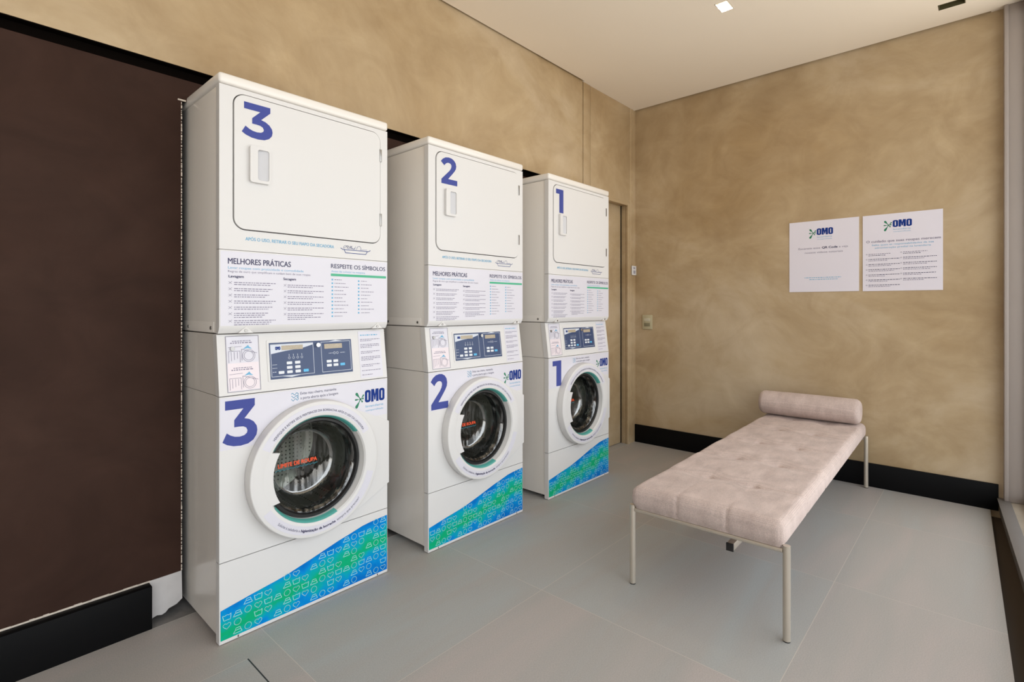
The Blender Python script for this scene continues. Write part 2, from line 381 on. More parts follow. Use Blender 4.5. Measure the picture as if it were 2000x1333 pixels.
# floor tiles with thin joints
def floor_mat():
    m, nt, p, out = nodemat('grey_porcelain_tiles'); N = nt.nodes; L = nt.links
    tc = N.new('ShaderNodeTexCoord'); sp = N.new('ShaderNodeSeparateXYZ'); L.new(tc.outputs['Object'], sp.inputs[0])
    def M(op, a, b=None, c=None, cl=False):
        n = N.new('ShaderNodeMath'); n.operation = op; n.use_clamp = cl
        for i, x in enumerate((a, b, c)):
            if x is None: continue
            if isinstance(x, (int, float)): n.inputs[i].default_value = x
            else: L.new(x, n.inputs[i])
        return n.outputs[0]
    X, Y = sp.outputs[0], sp.outputs[1]
    gx = M('DIVIDE', M('SUBTRACT', X, 0.80 - 8.85), 0.885); gy = M('DIVIDE', M('SUBTRACT', Y, 0.47 - 8.85), 0.885)
    def joint(g):
        f = M('FRACT', g); return M('MULTIPLY', M('MINIMUM', f, M('SUBTRACT', 1.0, f)), 0.885)
    jm = M('LESS_THAN', M('MINIMUM', joint(gx), joint(gy)), 0.0011)
    # a cut piece at the left: light joint along Y = 1.815, black gap along X = 0.70
    j2 = M('MULTIPLY', M('LESS_THAN', M('ABSOLUTE', M('SUBTRACT', Y, 1.815)), 0.0011), M('LESS_THAN', X, 0.70))
    gap = M('MULTIPLY', M('MULTIPLY', M('LESS_THAN', M('ABSOLUTE', M('SUBTRACT', X, 0.701)), 0.0022), M('LESS_THAN', Y, 1.815)), M('GREATER_THAN', Y, 1.2))
    cut = M('MULTIPLY', M('LESS_THAN', X, 0.70), M('LESS_THAN', Y, 1.815))
    jm = M('MAXIMUM', jm, j2)
    cb = N.new('ShaderNodeCombineXYZ'); L.new(M('FLOOR', gx), cb.inputs[0]); L.new(M('FLOOR', gy), cb.inputs[1]); L.new(cut, cb.inputs[2])
    wn_ = N.new('ShaderNodeTexWhiteNoise'); wn_.noise_dimensions = '3D'; L.new(cb.outputs[0], wn_.inputs[0])
    # vein coordinates shifted per tile
    off = N.new('ShaderNodeVectorMath'); off.operation = 'MULTIPLY_ADD'; L.new(wn_.outputs['Color'], off.inputs[0]); off.inputs[1].default_value = (7, 7, 7); L.new(tc.outputs['Object'], off.inputs[2])
    mp = N.new('ShaderNodeMapping'); mp.inputs['Rotation'].default_value = (0, 0, R(-24)); mp.inputs['Scale'].default_value = (0.55, 3.2, 1); L.new(off.outputs[0], mp.inputs[0])
    n1 = N.new('ShaderNodeTexNoise'); n1.inputs['Scale'].default_value = 1.5; n1.inputs['Detail'].default_value = 6; n1.inputs['Distortion'].default_value = 0.8; L.new(mp.outputs[0], n1.inputs[0])
    r = N.new('ShaderNodeValToRGB'); e = r.color_ramp.elements
    e[0].position = 0.28; e[0].color = (0.375, 0.382, 0.374, 1); e[1].position = 0.72; e[1].color = (0.415, 0.375, 0.355, 1)
    k = e.new(0.5); k.color = (0.375, 0.358, 0.340, 1)
    t = M('ADD', n1.outputs[0], M('MULTIPLY', M('SUBTRACT', wn_.outputs['Value'], 0.5), 0.22)); L.new(t, r.inputs[0])
    n2 = N.new('ShaderNodeTexNoise'); n2.inputs['Scale'].default_value = 260; n2.inputs['Detail'].default_value = 2; L.new(tc.outputs['Object'], n2.inputs[0])
    mx = N.new('ShaderNodeMix'); mx.data_type = 'RGBA'; mx.blend_type = 'OVERLAY'; mx.inputs[0].default_value = 0.25; L.new(r.outputs[0], mx.inputs[6]); L.new(n2.outputs[0], mx.inputs[7])
    m3 = N.new('ShaderNodeMix'); m3.data_type = 'RGBA'; L.new(jm, m3.inputs[0]); L.new(mx.outputs[2], m3.inputs[6]); m3.inputs[7].default_value = (0.52, 0.48, 0.43, 1)
    m4 = N.new('ShaderNodeMix'); m4.data_type = 'RGBA'; L.new(gap, m4.inputs[0]); L.new(m3.outputs[2], m4.inputs[6]); m4.inputs[7].default_value = (0.008, 0.006, 0.005, 1)
    L.new(m4.outputs[2], p.inputs['Base Color'])
    rr = N.new('ShaderNodeMapRange'); rr.inputs[3].default_value = 0.42; rr.inputs[4].default_value = 0.60; L.new(n1.outputs[0], rr.inputs[0]); L.new(rr.outputs[0], p.inputs['Roughness'])
    b = N.new('ShaderNodeBump'); b.inputs['Strength'].default_value = 0.06; b.inputs['Distance'].default_value = 0.001; L.new(n2.outputs[0], b.inputs['Height']); L.new(b.outputs[0], p.inputs['Normal'])
    return m
M_floor = floor_mat()

# ------------------------------------------------------------------ the room
XW, XB = -2.6, 4.10          # end wall behind the camera's side, back wall
YT, YP = 2.250, 2.285        # tan plaster face, recessed brown panel face
ZC = 2.876
ZN = 2.08                    # lower edge of the tan plaster above the machines
MX = [0.660, 1.5725, 2.4945] # left edges of the three stacks
MW = 0.683; YF = 1.953
def struct(o): o['kind'] = 'structure'; return o
XY = lambda z: (lambda u, v: Vector((u, v, z)))
def XZ(y): return lambda u, v: Vector((u, y, v))

fl = MB().slab([(XW, -0.187), (XB + .1, -0.028), (XB + .1, 2.243), (XW, 2.243)], [], XY(-0.04), (0, 0, 0.04)).build('floor', M_floor, smooth=False)
struct(fl)
s_ = MB().box(XW, 3.30, 2.2432, 3.0, -0.06, -0.004)
struct(s_.build('trim_1', M_concrete)); 
struct(MB().box(XW, XB + .1, -1.2, 0.0, -0.075, -0.041).build('sill_shadow_channel', mat('sill_shadow_brown', (0.06, 0.042, 0.028, 1), 0.8)))  # dark recess shaped and coloured to imitate the soft shadow beside the sill
# floor of the door opening
struct(MB().box(3.30, XB + .1, 2.2432, 2.45, -0.05, 0.0).build('trim_2', M_floor))

# ceiling with two cut-outs for the recessed fittings; small shadow gap along the walls
F1 = (2.950, 3.060, 1.055, 1.125)
F2 = (3.806, 3.876, 0.072, 0.190)
hole = lambda f: [(f[0], f[2]), (f[1], f[2]), (f[1], f[3]), (f[0], f[3])]
outer = [(XW, -0.6), (XB - 0.001, -0.6), (XB - 0.001, -0.035), (XB - 0.018, -0.035), (XB - 0.018, 2.2495), (3.292, 2.2495), (3.292, YT - 0.018), (XW, YT - 0.018)]
struct(MB().slab(outer, [hole(F1), hole(F2)], XY(ZC), (0, 0, 0.02)).build('ceiling', M_ceil, smooth=False))
struct(MB().box(XW - .1, XB + .1, -1.2, 2.6, ZC + 0.10, ZC + 0.16).build('trim_3', M_void))

# left wall: tan plaster over the recess, plaster door surround at the far end
wl = MB()
wl.box(XW, 3.292, YT, 2.42, ZN, ZC + 0.11)
wall_left = struct(wl.build('wall_left', M_tan, smooth=False))
MB().box(3.299, 3.392, YT - 0.004, 2.42, 0, ZC + 0.11, 0.0015).build('pilaster', M_tan, wall_left)
MB().box(3.4, 3.998, YT, 2.42, 2.056, ZC + 0.11, 0.001).build('header_panel', M_tan, wall_left)
MB().box(4.001, XB + 0.02, YT, 2.42, 0, ZC + 0.11, 0.001).box(4.040, 4.058, YT - 0.004, YT, 0, ZC, 0.001).build('corner_strip', M_tan, wall_left)
MB().box(3.285, 4.05, 2.40, 2.43, 0, ZC + .1).build('wall_backing', M_void, wall_left)
# brown panel with a rough cut-out for each stack
def jag(p, q, n, amp, seed):
    g = random.Random(seed); P = []
    p, q = Vector(p), Vector(q); d = (q - p).normalized(); nn = Vector((-d.y, d.x))
    for i in range(n):
        w = p.lerp(q, i / n) + nn * (g.uniform(-amp, amp) if i else 0); P.append((w.x, w.y))
    return P
holes = []
for i, x in enumerate(MX):
    a, b_, c, d = (x - 0.020, 0.10), (x + MW + 0.012, 0.10), (x + MW + 0.012, 1.992), (x - 0.020, 1.985)
    holes.append((jag(a, b_, 3, 0.001, i) + jag(b_, c, 80, 0.0015, i + 5) + jag(c, d, 20, 0.0015, i + 9) + jag(d, a, 120, 0.0022, i + 20)))
outline = [(XW, 0.150), (XW, 2.046), (3.285, 2.046), (3.285, 0.158), (MX[2] + MW + .013, 0.158)]
top_r = 2.046
pan = MB()
# panel drawn as one plate whose cut-outs open to the bottom edge
pts = [(XW, 0.1575)] + jag((XW, 0.1575), (0.638, 0.1575), 200, 0.0016, 3)[1:]
for i, x in enumerate(MX):
    l, r_ = x - 0.021, x + MW + 0.012
    pts += [(l, 0.1575)] + jag((l, 0.1575), (l, 1.965), 150, 0.0022, i)[1:] + jag((l, 1.965), (r_, 1.993), 20, 0.002, i + 7) + jag((r_, 1.993), (r_, 0.1575), 30, 0.001, i + 9) + [(r_, 0.1575)]
pts += [(3.285, 0.1575), (3.285, top_r), (XW, top_r)]
brown = pan.slab(pts, [], XZ(YP), (0, 0.02, 0)).build('brown_wall_panel', M_brown, None, smooth=False); struct(brown)
struct(MB().box(XW, 3.285, YP - 0.002, YP + 0.02, 2.0462, ZN - 0.0005).box(XW, 3.285, YT + 0.001, YP + .01, ZN - 0.004, ZN - 0.0004).build('overhang_shadow_strip', M_void))  # black strip and lip painted in for the shadow under the plaster overhang
# raw white edge showing along the cuts
ed = MB(); g = random.Random(8)
x = XW
while x < 0.537:
    w = g.uniform(0.01, 0.05); h_ = g.uniform(0.0008, 0.0042)
    ed.box(x, min(x + w, .537), YP - 0.0022, YP + 0.002, 0.152, 0.1572 + h_); x += w
z = 0.16
for xx in (MX[0] - 0.022, MX[1] - .022):
    z = 0.16
    while z < 1.96:
        hh = g.uniform(0.003, 0.012); w = g.uniform(0.0015, 0.0042)
        ed.box(xx - w * .3, xx + w * .7, YP - 0.0025, YP + 0.004, z, z + hh); z += hh + g.uniform(0.0, 0.007)
ed.box(MX[0] - 0.034, MX[0] - 0.006, YP - 0.003, YP + 0.003, 1.962, 1.968, 0.001)
ed.build('raw_paint_edge', M_rawedge, brown, smooth=False)
patch = [(0.5345, 0.010)] + jag((0.5345, 0.010), (0.635, 0.040), 8, 0.005, 2)[1:] + [(0.641, 0.052), (0.639, 0.1585), (0.5345, 0.158)]
MB().slab(patch, [], XZ(YP - 0.002), (0, 0.025, 0)).build('bare_plaster_patch', M_whiteplaster, brown, smooth=False)
MB().box(MX[0] + MW + .013, MX[1] - .022, YP, YP + .02, 0.02, .158).box(MX[1] + MW + .013, MX[2] - .022, YP, YP + .02, 0.02, .158).build('bare_plaster_strip', M_whiteplaster, brown, smooth=False)
# unlit cavity behind the panel
cv = MB()
cv.box(XW, 3.285, 2.98, 3.0, -0.05, 2.12).box(XW, 3.285, 2.42, 3.0, 2.12, 2.14).box(3.28, 3.30, YP, 3.0, -0.05, 2.12)
struct(cv.build('wall_cavity', M_void, smooth=False))
MB().box(XW, 0.5335, 2.2400, YP - 0.0035, 0, 0.155, 0.002).build('baseboard_left', M_black).__setitem__('kind', 'structure')

# the flush door in the far end of the left wall
D0, D1 = 3.41, 3.978
dr = struct(MB().box(D0, 4.03, 2.318, 2.355, 0.004, 2.075, 0.001).build('door_1', M_tan))
cs = MB()
cs.box(D1 - 0.014, 4.0, YT - 0.006, 2.262, 0, 2.056, 0.0015).box(D0 - 0.02, D1 - .0145, YT - 0.006, 2.262, 2.034, 2.056, 0.0015)
cs.box(D1 - 0.004, 3.9995, 2.262, 2.316, 0, 2.05, 0.001).box(D0, D1 - .004, 2.262, 2.316, 2.040, 2.055, 0.001)
cs.box(D0 - 0.018, D0, 2.25, 2.316, 0, 2.05, .001)
cs.build('door_frame', M_tan, dr)
MB().box(3.964, 3.9735, 2.3145, 2.3178, 0.002, 2.04).build('door_seal', M_void, dr)

# back wall
wb = struct(MB().box(XB, XB + 0.12, -0.0875, 2.44, -0.08, ZC + 0.11).build('wall_back', M_tan, smooth=False))
struct(MB().box(XB - 0.014, XB - 0.0002, -0.066, YT - 0.001, 0.0002, 0.152, 0.0015).build('baseboard_back', M_black))
# end wall on the camera's side, never lit by its own lamp
struct(MB().box(XW - 0.1, XW, -1.2, 3.0, 0, ZC + .1).build('wall_front', M_pale, smooth=False))

# window wall: raised stone sill, metal frames, glass
def WF(s, n, z): return WO + WDIR * s + WN * n + Vector((0, 0, z))
WM = Matrix(((WDIR.x, WN.x, 0, WO.x), (WDIR.y, WN.y, 0, WO.y), (0, 0, 1, 0), (0, 0, 0, 1)))
win = empty('window_1', (0, 0, 0)); struct(win)
WL = 6.5
MB().box(0.0, WL, -0.42, -0.0, -0.04, 0.070, 0.003, M=WM).build('sill', M_stone, win)
MB().box(0.0, WL, -0.028, 0.026, 0.071, 0.0745, 0.001, M=WM).box(0.0, WL, 0.0005, 0.014, -0.02, 0.0705, M=WM).build('sill_edge_strip', mat('dark_grey_strip', (0.17, 0.155, 0.145, 1), 0.5), win)
fr = MB()
fr.box(-0.01, 0.052, -0.020, -0.0015, 0.075, ZC - .001, 0.002, M=WM)
fr.box(-0.01, 0.045, -0.090, -0.018, 0.0712, ZC - .001, 0.003, M=WM)
fr.box(0.0, 0.060, -0.0925, -0.0905, 0.0712, ZC - .001, 0.0005, M=WM)
fr.box(0.0, 0.072, -0.150, -0.095, 0.0712, ZC - .001, 0.003, M=WM)
for s0 in (2.0, 3.95, WL - .05):
    fr.box(s0, s0 + 0.05, -0.150, -0.088, 0.0712, ZC - .001, 0.003, M=WM)
fr.box(0.072, WL, -0.150, -0.088, 0.0712, 0.11, 0.002, M=WM)
fr.box(0.072, WL, -0.150, -0.088, ZC - 0.06, ZC - .001, 0.002, M=WM)
fr.build('window_frame', M_alum, win)
for a_, b_ in ((0.0725, 1.9995), (2.0505, 3.9495), (4.0005, WL - .0505)):
    MB().box(a_, b_, -0.122, -0.116, 0.1105, ZC - 0.0605, M=WM).build('glass_pane', M_pane, win)
struct(MB().box(WL, 7.2, -0.12, 0.0, 0.0, ZC + .1, M=WM).build('wall_right', M_tan, smooth=False))

# ------------------------------------------------------------------ numerals and marks as outlines
def digit3(x0, x1, z0, z1):
    w, h = x1 - x0, z1 - z0
    # heavy flat-topped three, unit outline
    P = [(0.07, 1.0), (0.90, 1.0), (0.90, 0.845), (0.605, 0.585)]
    P += [(0.74, 0.555), (0.87, 0.485), (0.955, 0.385), (0.975, 0.29), (0.95, 0.185), (0.86, 0.085), (0.71, 0.02), (0.50, 0.0), (0.30, 0.015), (0.12, 0.065), (0.0, 0.13),
          (0.115, 0.315), (0.22, 0.255), (0.34, 0.215), (0.47, 0.2), (0.60, 0.215), (0.675, 0.26), (0.69, 0.315), (0.655, 0.375), (0.575, 0.41), (0.45, 0.42), (0.32, 0.42), (0.32, 0.575), (0.575, 0.805), (0.07, 0.805)]
    return [(x0 + p[0] * w, z0 + p[1] * h) for p in P]
def digit2(x0, x1, z0, z1):
    w, h = x1 - x0, z1 - z0
    P = [(0.03, 0.0), (0.98, 0.0), (0.98, 0.2), (0.43, 0.2), (0.70, 0.43), (0.82, 0.54), (0.90, 0.64), (0.92, 0.74), (0.88, 0.85), (0.78, 0.94), (0.63, 0.99), (0.46, 1.0), (0.28, 0.975), (0.12, 0.905), (0.0, 0.80),
         (0.20, 0.67), (0.29, 0.75), (0.38, 0.79), (0.47, 0.80), (0.57, 0.78), (0.62, 0.735), (0.625, 0.68), (0.59, 0.60), (0.51, 0.515), (0.03, 0.155)]
    return [(x0 + p[0] * w, z0 + p[1] * h) for p in P]
def digit1(x0, x1, z0, z1):
    w, h = x1 - x0, z1 - z0
    P = [(0.44, 0), (1.0, 0), (1.0, 1), (0.0, 1), (0.0, 0.80), (0.44, 0.80)]
    return [(x0 + p[0] * w, z0 + p[1] * h) for p in P]

def logo(F, u0, u1, v0, v1, parent, name='brand_logo'):
    """green splash and heavy blue letters, two lines of small print under them"""
    w, h = u1 - u0, v1 - v0
    S = lambda a, b: (u0 + a * w, v0 + b * h)
    base = MB()
    # letters O M O
    def O(a0, a1, b0, b1):
        s = 0.30 * (a1 - a0)
        ou = [S(*p) for p in rrect(a0, a1, b0, b1, 0.42 * (a1 - a0), 5)]; t = 0.40 * (a1 - a0)
        i_ = [S(*p) for p in rrect(a0 + t, a1 - t, b0 + t * 1.1, b1 - t * 1.1, 0.11 * (a1 - a0), 4)]
        base.poly(F, ou, [i_])
    L0, L1, B0, B1 = 0.34, 1.0, 0.40, 0.86
    O(L0, L0 + 0.19, B0, B1 - .01)
    a = L0 + 0.205; b2 = L0 + 0.455
    m = [(a, B0), (a + .082, B0), (a + .082, B1 - .20), (a + .107, B0 + .06), (a + .143, B0 + .06), (a + .168, B1 - .20), (a + .168, B0), (b2, B0), (b2, B1), (a + .15, B1), (a + .125, B0 + .27), (a + .10, B1), (a, B1)]
    base.poly(F, [S(*p) for p in m])
    O(L0 + 0.47, L1, B0, B1)
    o1 = base.build(name, M_logoblue, parent, smooth=False)
    sp = MB()
    c = (0.20, 0.55)
    for ang, ln, wd, g in ((128, 0.24, 0.085, 0), (180, 0.18, 0.05, 0), (238, 0.28, 0.09, 1), (48, 0.16, 0.05, 1), (10, 0.10, 0.06, 0), (305, 0.11, 0.05, 1)):
        d = Vector((math.cos(R(ang)), math.sin(R(ang)))); n = Vector((-d.y, d.x))
        asp = w / h
        q = []
        for t, k in ((0, 0.35), (0.35, 0.28), (0.6, 0.7), (0.85, 1.0), (0.97, 0.7), (1.02, 0)):
            q.append((t, k))
        left = [Vector((0, 0)) + d * (ln * t) + n * (wd * k * .5) for t, k in q]
        right = [d * (ln * t) - n * (wd * k * .5) for t, k in reversed(q)]
        pl = [(c[0] + p.x, c[1] + p.y * asp) for p in left + right[1:]]
        sp.poly(F, [S(*p) for p in pl])
    sp.build('logo_splash', M_logogreen, parent, smooth=False)
    t1 = MB(); text(t1, F, 'lavanderia', *S(0.36, 0.22), 0.085 * h, 0.60 * w); text(t1, F, 'compartilhada', *S(0.36, 0.08), 0.06 * h, 0.60 * w)
    t1.build('logo_lettering', M_cyan, parent, smooth=False)
M_logogreen = mat('logo_green_print', (0.012, 0.20, 0.10, 1), 0.45, noise=0.6, scale=60)

# ------------------------------------------------------------------ dryers
def screw(mb, x, y, z, r=0.006, axis='y'):
    d = {'y': (0, -0.003, 0), 'x': (-0.003, 0, 0)}[axis]
    mb.tube((x, y, z), (x + d[0], y + d[1], z), r, 12)
def make_dryer(n, digit, loc, label):
    t = empty('tumble_dryer', loc)
    tag(t, label, 'dryer', 'three tumble dryers stacked on washing machines')
    Z0, Z1 = 1.0775, 1.985
    cb = MB().box(0.004, 0.679, 0.032, 0.69, Z0 + .0005, 1.9445, 0.003)
    cb.box(0.012, 0.671, 0.012, 0.034, 1.10, 1.94)
    cb.build('cabinet', M_paint, t)
    MB().box(-0.003, 0.686, -0.004, 0.694, 1.9465, Z1, 0.011, 3).build('top_lid', M_paint, t)
    hole_ = rrect(0.0435, 0.6475, 1.4435, 1.9275, 0.042)
    fp = MB().slab([(0, 1.3715), (MW, 1.3715), (MW, 1.9435), (0, 1.9435)], [hole_], XZ(0), (0, 0.030, 0), 0.0025)
    fp.build('front_panel', M_paint2, t)
    MB().slab(hole_, [], XZ(0.010), (0, 0.001, 0)).build('door_gap', M_seam, t)
    dplate = rrect(0.0475, 0.6435, 1.4475, 1.9235, 0.038)
    door = MB().slab(dplate, [], XZ(-0.004), (0, 0.0135, 0), 0.003).build('door', M_paint2, t)
    # pull handle: raised frame round a pocket
    o_ = rrect(0.096, 0.168, 1.617, 1.748, 0.009); i_ = rrect(0.122, 0.162, 1.627, 1.737, 0.008)
    MB().slab(o_, [i_], XZ(-0.019), (0, 0.0148, 0), 0.0022).build('handle', M_paint2, door)
    MB().slab(i_, [], lambda u, v: Vector((u, -0.0055 - max(0, u - .126) * .26, v)), (0, 0.0003, 0)).build('handle_pocket', mat('grey_white_plastic', (0.56, 0.56, 0.585, 1), 0.35), door)
    P = digit((0.072), (0.183 if n != 1 else 0.137), 1.777, 1.902)
    if n == 2: P = digit(0.074, 0.182, 1.772, 1.905)
    if n == 1: P = digit(0.070, 0.146, 1.755, 1.900)
    MB().poly(XZ(-0.0046), P).build('number_decal', M_num, door, smooth=False)
    for zz in (1.55, 1.83):
        MB().box(0.6405, 0.6515, -0.0062, 0.003, zz - 0.027, zz + 0.027, 0.0012).build('hinge', M_screw, door)
    # lower panel: flat with a bent lower lip
    lp = MB()
    prof = [(0, 1.3695), (0.030, 1.3695), (0.030, Z0), (0.014, Z0), (0.0035, 1.092), (0, 1.104)]
    lp.slab(prof, [], lambda u, v: Vector((0, u, v)), (MW, 0, 0), 0.0018)
    low = lp.build('lower_panel', M_paint2, t)
    tx = XZ(-0.0006)
    MB().box(0.004, 0.681, -0.0005, 0.0005, 1.1045, 1.3655).build('instruction_sticker', M_film, low)
    k = MB(); F = XZ(-0.0009)
    text(k, F, 'MELHORES PRÁTICAS', 0.028, 1.322, 0.0195, 0.222, 0.014)
    k.build('sticker_headline', M_navy, low, smooth=False); k = MB()
    text(k, F, 'RESPEITE OS SÍMBOLOS', 0.415, 1.328, 0.0165, 0.256, 0.010)
    k.build('sticker_headline', M_navy, low, smooth=False); k = MB()
    text(k, F, 'Lavagem', 0.030, 1.274, 0.0085, 0.050, 0.03); k.build('list_heading', M_navy, low, smooth=False); k = MB(); text(k, F, 'Secagem', 0.222, 1.272, 0.0085, 0.048, 0.03)
    k.build('list_heading', M_navy, low, smooth=False)
    k = MB()
    text(k, F, 'Lavar roupas com praticidade e comodidade', 0.028, 1.3045, 0.0085, 0.272, 0.0)
    k.build('sticker_subtitle', M_cyan, low, smooth=False); k = MB()
    text(k, F, 'Antes de colocar na máquina', 0.416, 1.3115, 0.0075, 0.155)
    k.build('sticker_subtitle', M_cyan, low, smooth=False); k = MB()
    for i in range(11): k.rect(F, 0.417, 0.424, 1.278 - i * 0.0148, 1.2845 - i * 0.0148)
    for i in range(10): k.rect(F, 0.537, 0.544, 1.276 - i * 0.0148, 1.2825 - i * 0.0148)
    k.build('care_symbols', M_cyan, low, smooth=False)
    k = MB(); text(k, F, 'Regras de ouro que simplificam e cuidam bem de suas roupas', 0.028, 1.292, 0.0075, 0.300); k.build('sticker_subtitle', M_grey, low, smooth=False); k = MB()
    z = 1.2555
    for i in range(7):
        for j in range(3 if i >= 5 else 2):
            fine_print(k, F, 0.048, z - j * 0.0072, (0.145, 0.13, 0.12)[j] - 0.012 * (i % 3), 0.0027, n * 50 + i * 3 + j)
        k.stroke(F, [(0.030, z + .004), (0.040, z - .004)], 0.0012).stroke(F, [(0.030, z - .004), (0.041, z + .005)], 0.0012)
        z -= 0.0218 if i < 5 else 0.026
    k.build('washing_tips', M_grey, low, smooth=False); k = MB()
    z = 1.252
    for i in range(6):
        for j in range(4 if i == 5 else 2):
            fine_print(k, F, 0.238, z - j * 0.0072, (0.145, 0.10, 0.135, 0.07)[j], 0.0027, n * 90 + i * 3 + j)
        k.stroke(F, [(0.224, z + .004), (0.232, z - .004)], 0.0012).stroke(F, [(0.224, z - .004), (0.233, z + .005)], 0.0012)
        z -= 0.0218
    k.build('drying_tips', M_grey, low, smooth=False); k = MB()
    for i in range(11): fine_print(k, F, 0.430, 1.280 - i * 0.0148, 0.035 + 0.035 * ((i * 7) % 5) / 5, 0.0026, i)
    for i in range(10): fine_print(k, F, 0.552, 1.278 - i * 0.0148, 0.030 + 0.04 * ((i * 3) % 5) / 5, 0.0026, i + 40)
    k.build('symbol_key', M_grey, low, smooth=False)
    MB().rect(F, 0.414, 0.676, 1.2955, 1.3055).build('green_stripe', M_greenp, low, smooth=False)
    # line of print and the tray drawing on the front panel
    k = MB(); F = XZ(-0.0007)
    text(k, F, 'APÓS O USO, RETIRAR O SEU FIAPO DA SECADORA', 0.086, 1.4085, 0.0115, 0.342, 0.012)
    k.build('reminder_lettering', M_cyan, t, smooth=False)
    k = MB()
    k.stroke(F, [(0.458, 1.412), (0.468, 1.407), (0.588, 1.407), (0.597, 1.412)], 0.0024).stroke(F, [(0.474, 1.406), (0.480, 1.394), (0.575, 1.394), (0.582, 1.406)], 0.0024)
    for q in range(3):
        k.stroke(F, [(0.482 + 0.016 * q + 0.012 * math.cos(a / 3), 1.418 + 0.006 * math.sin(a / 1.7 + q)) for a in range(0, 18)], 0.0012)
    k.stroke(F, [(0.530, 1.411), (0.536, 1.424), (0.546, 1.426), (0.552, 1.418), (0.549, 1.411), (0.58, 1.413)], 0.0012)
    k.build('tray_drawing', M_logoblue, t, smooth=False)
    # clips on the lower lip
    for cx in (0.088, 0.632):
        c = MB().slab([(cx - .026, 1.0775), (cx + .026, 1.0775), (cx, 1.101)], [], XZ(-0.0005), (0, 0.008, 0), 0.001).build('clip', M_paint2, t)
        cc = MB(); screw(cc, cx, -0.0005, 1.0865, 0.0055); cc.build('screw', M_screw, c)
    br = MB().box(0.0015, 0.0038, 0.060, 0.66, 1.080, 1.118, 0.0006).build('side_bracket', M_paint, t)
    for yy in (0.082, 0.325):
        cc = MB(); screw(cc, 0.0015, yy, 1.096, 0.006, 'x'); cc.build('screw', M_screw, br)
    return t

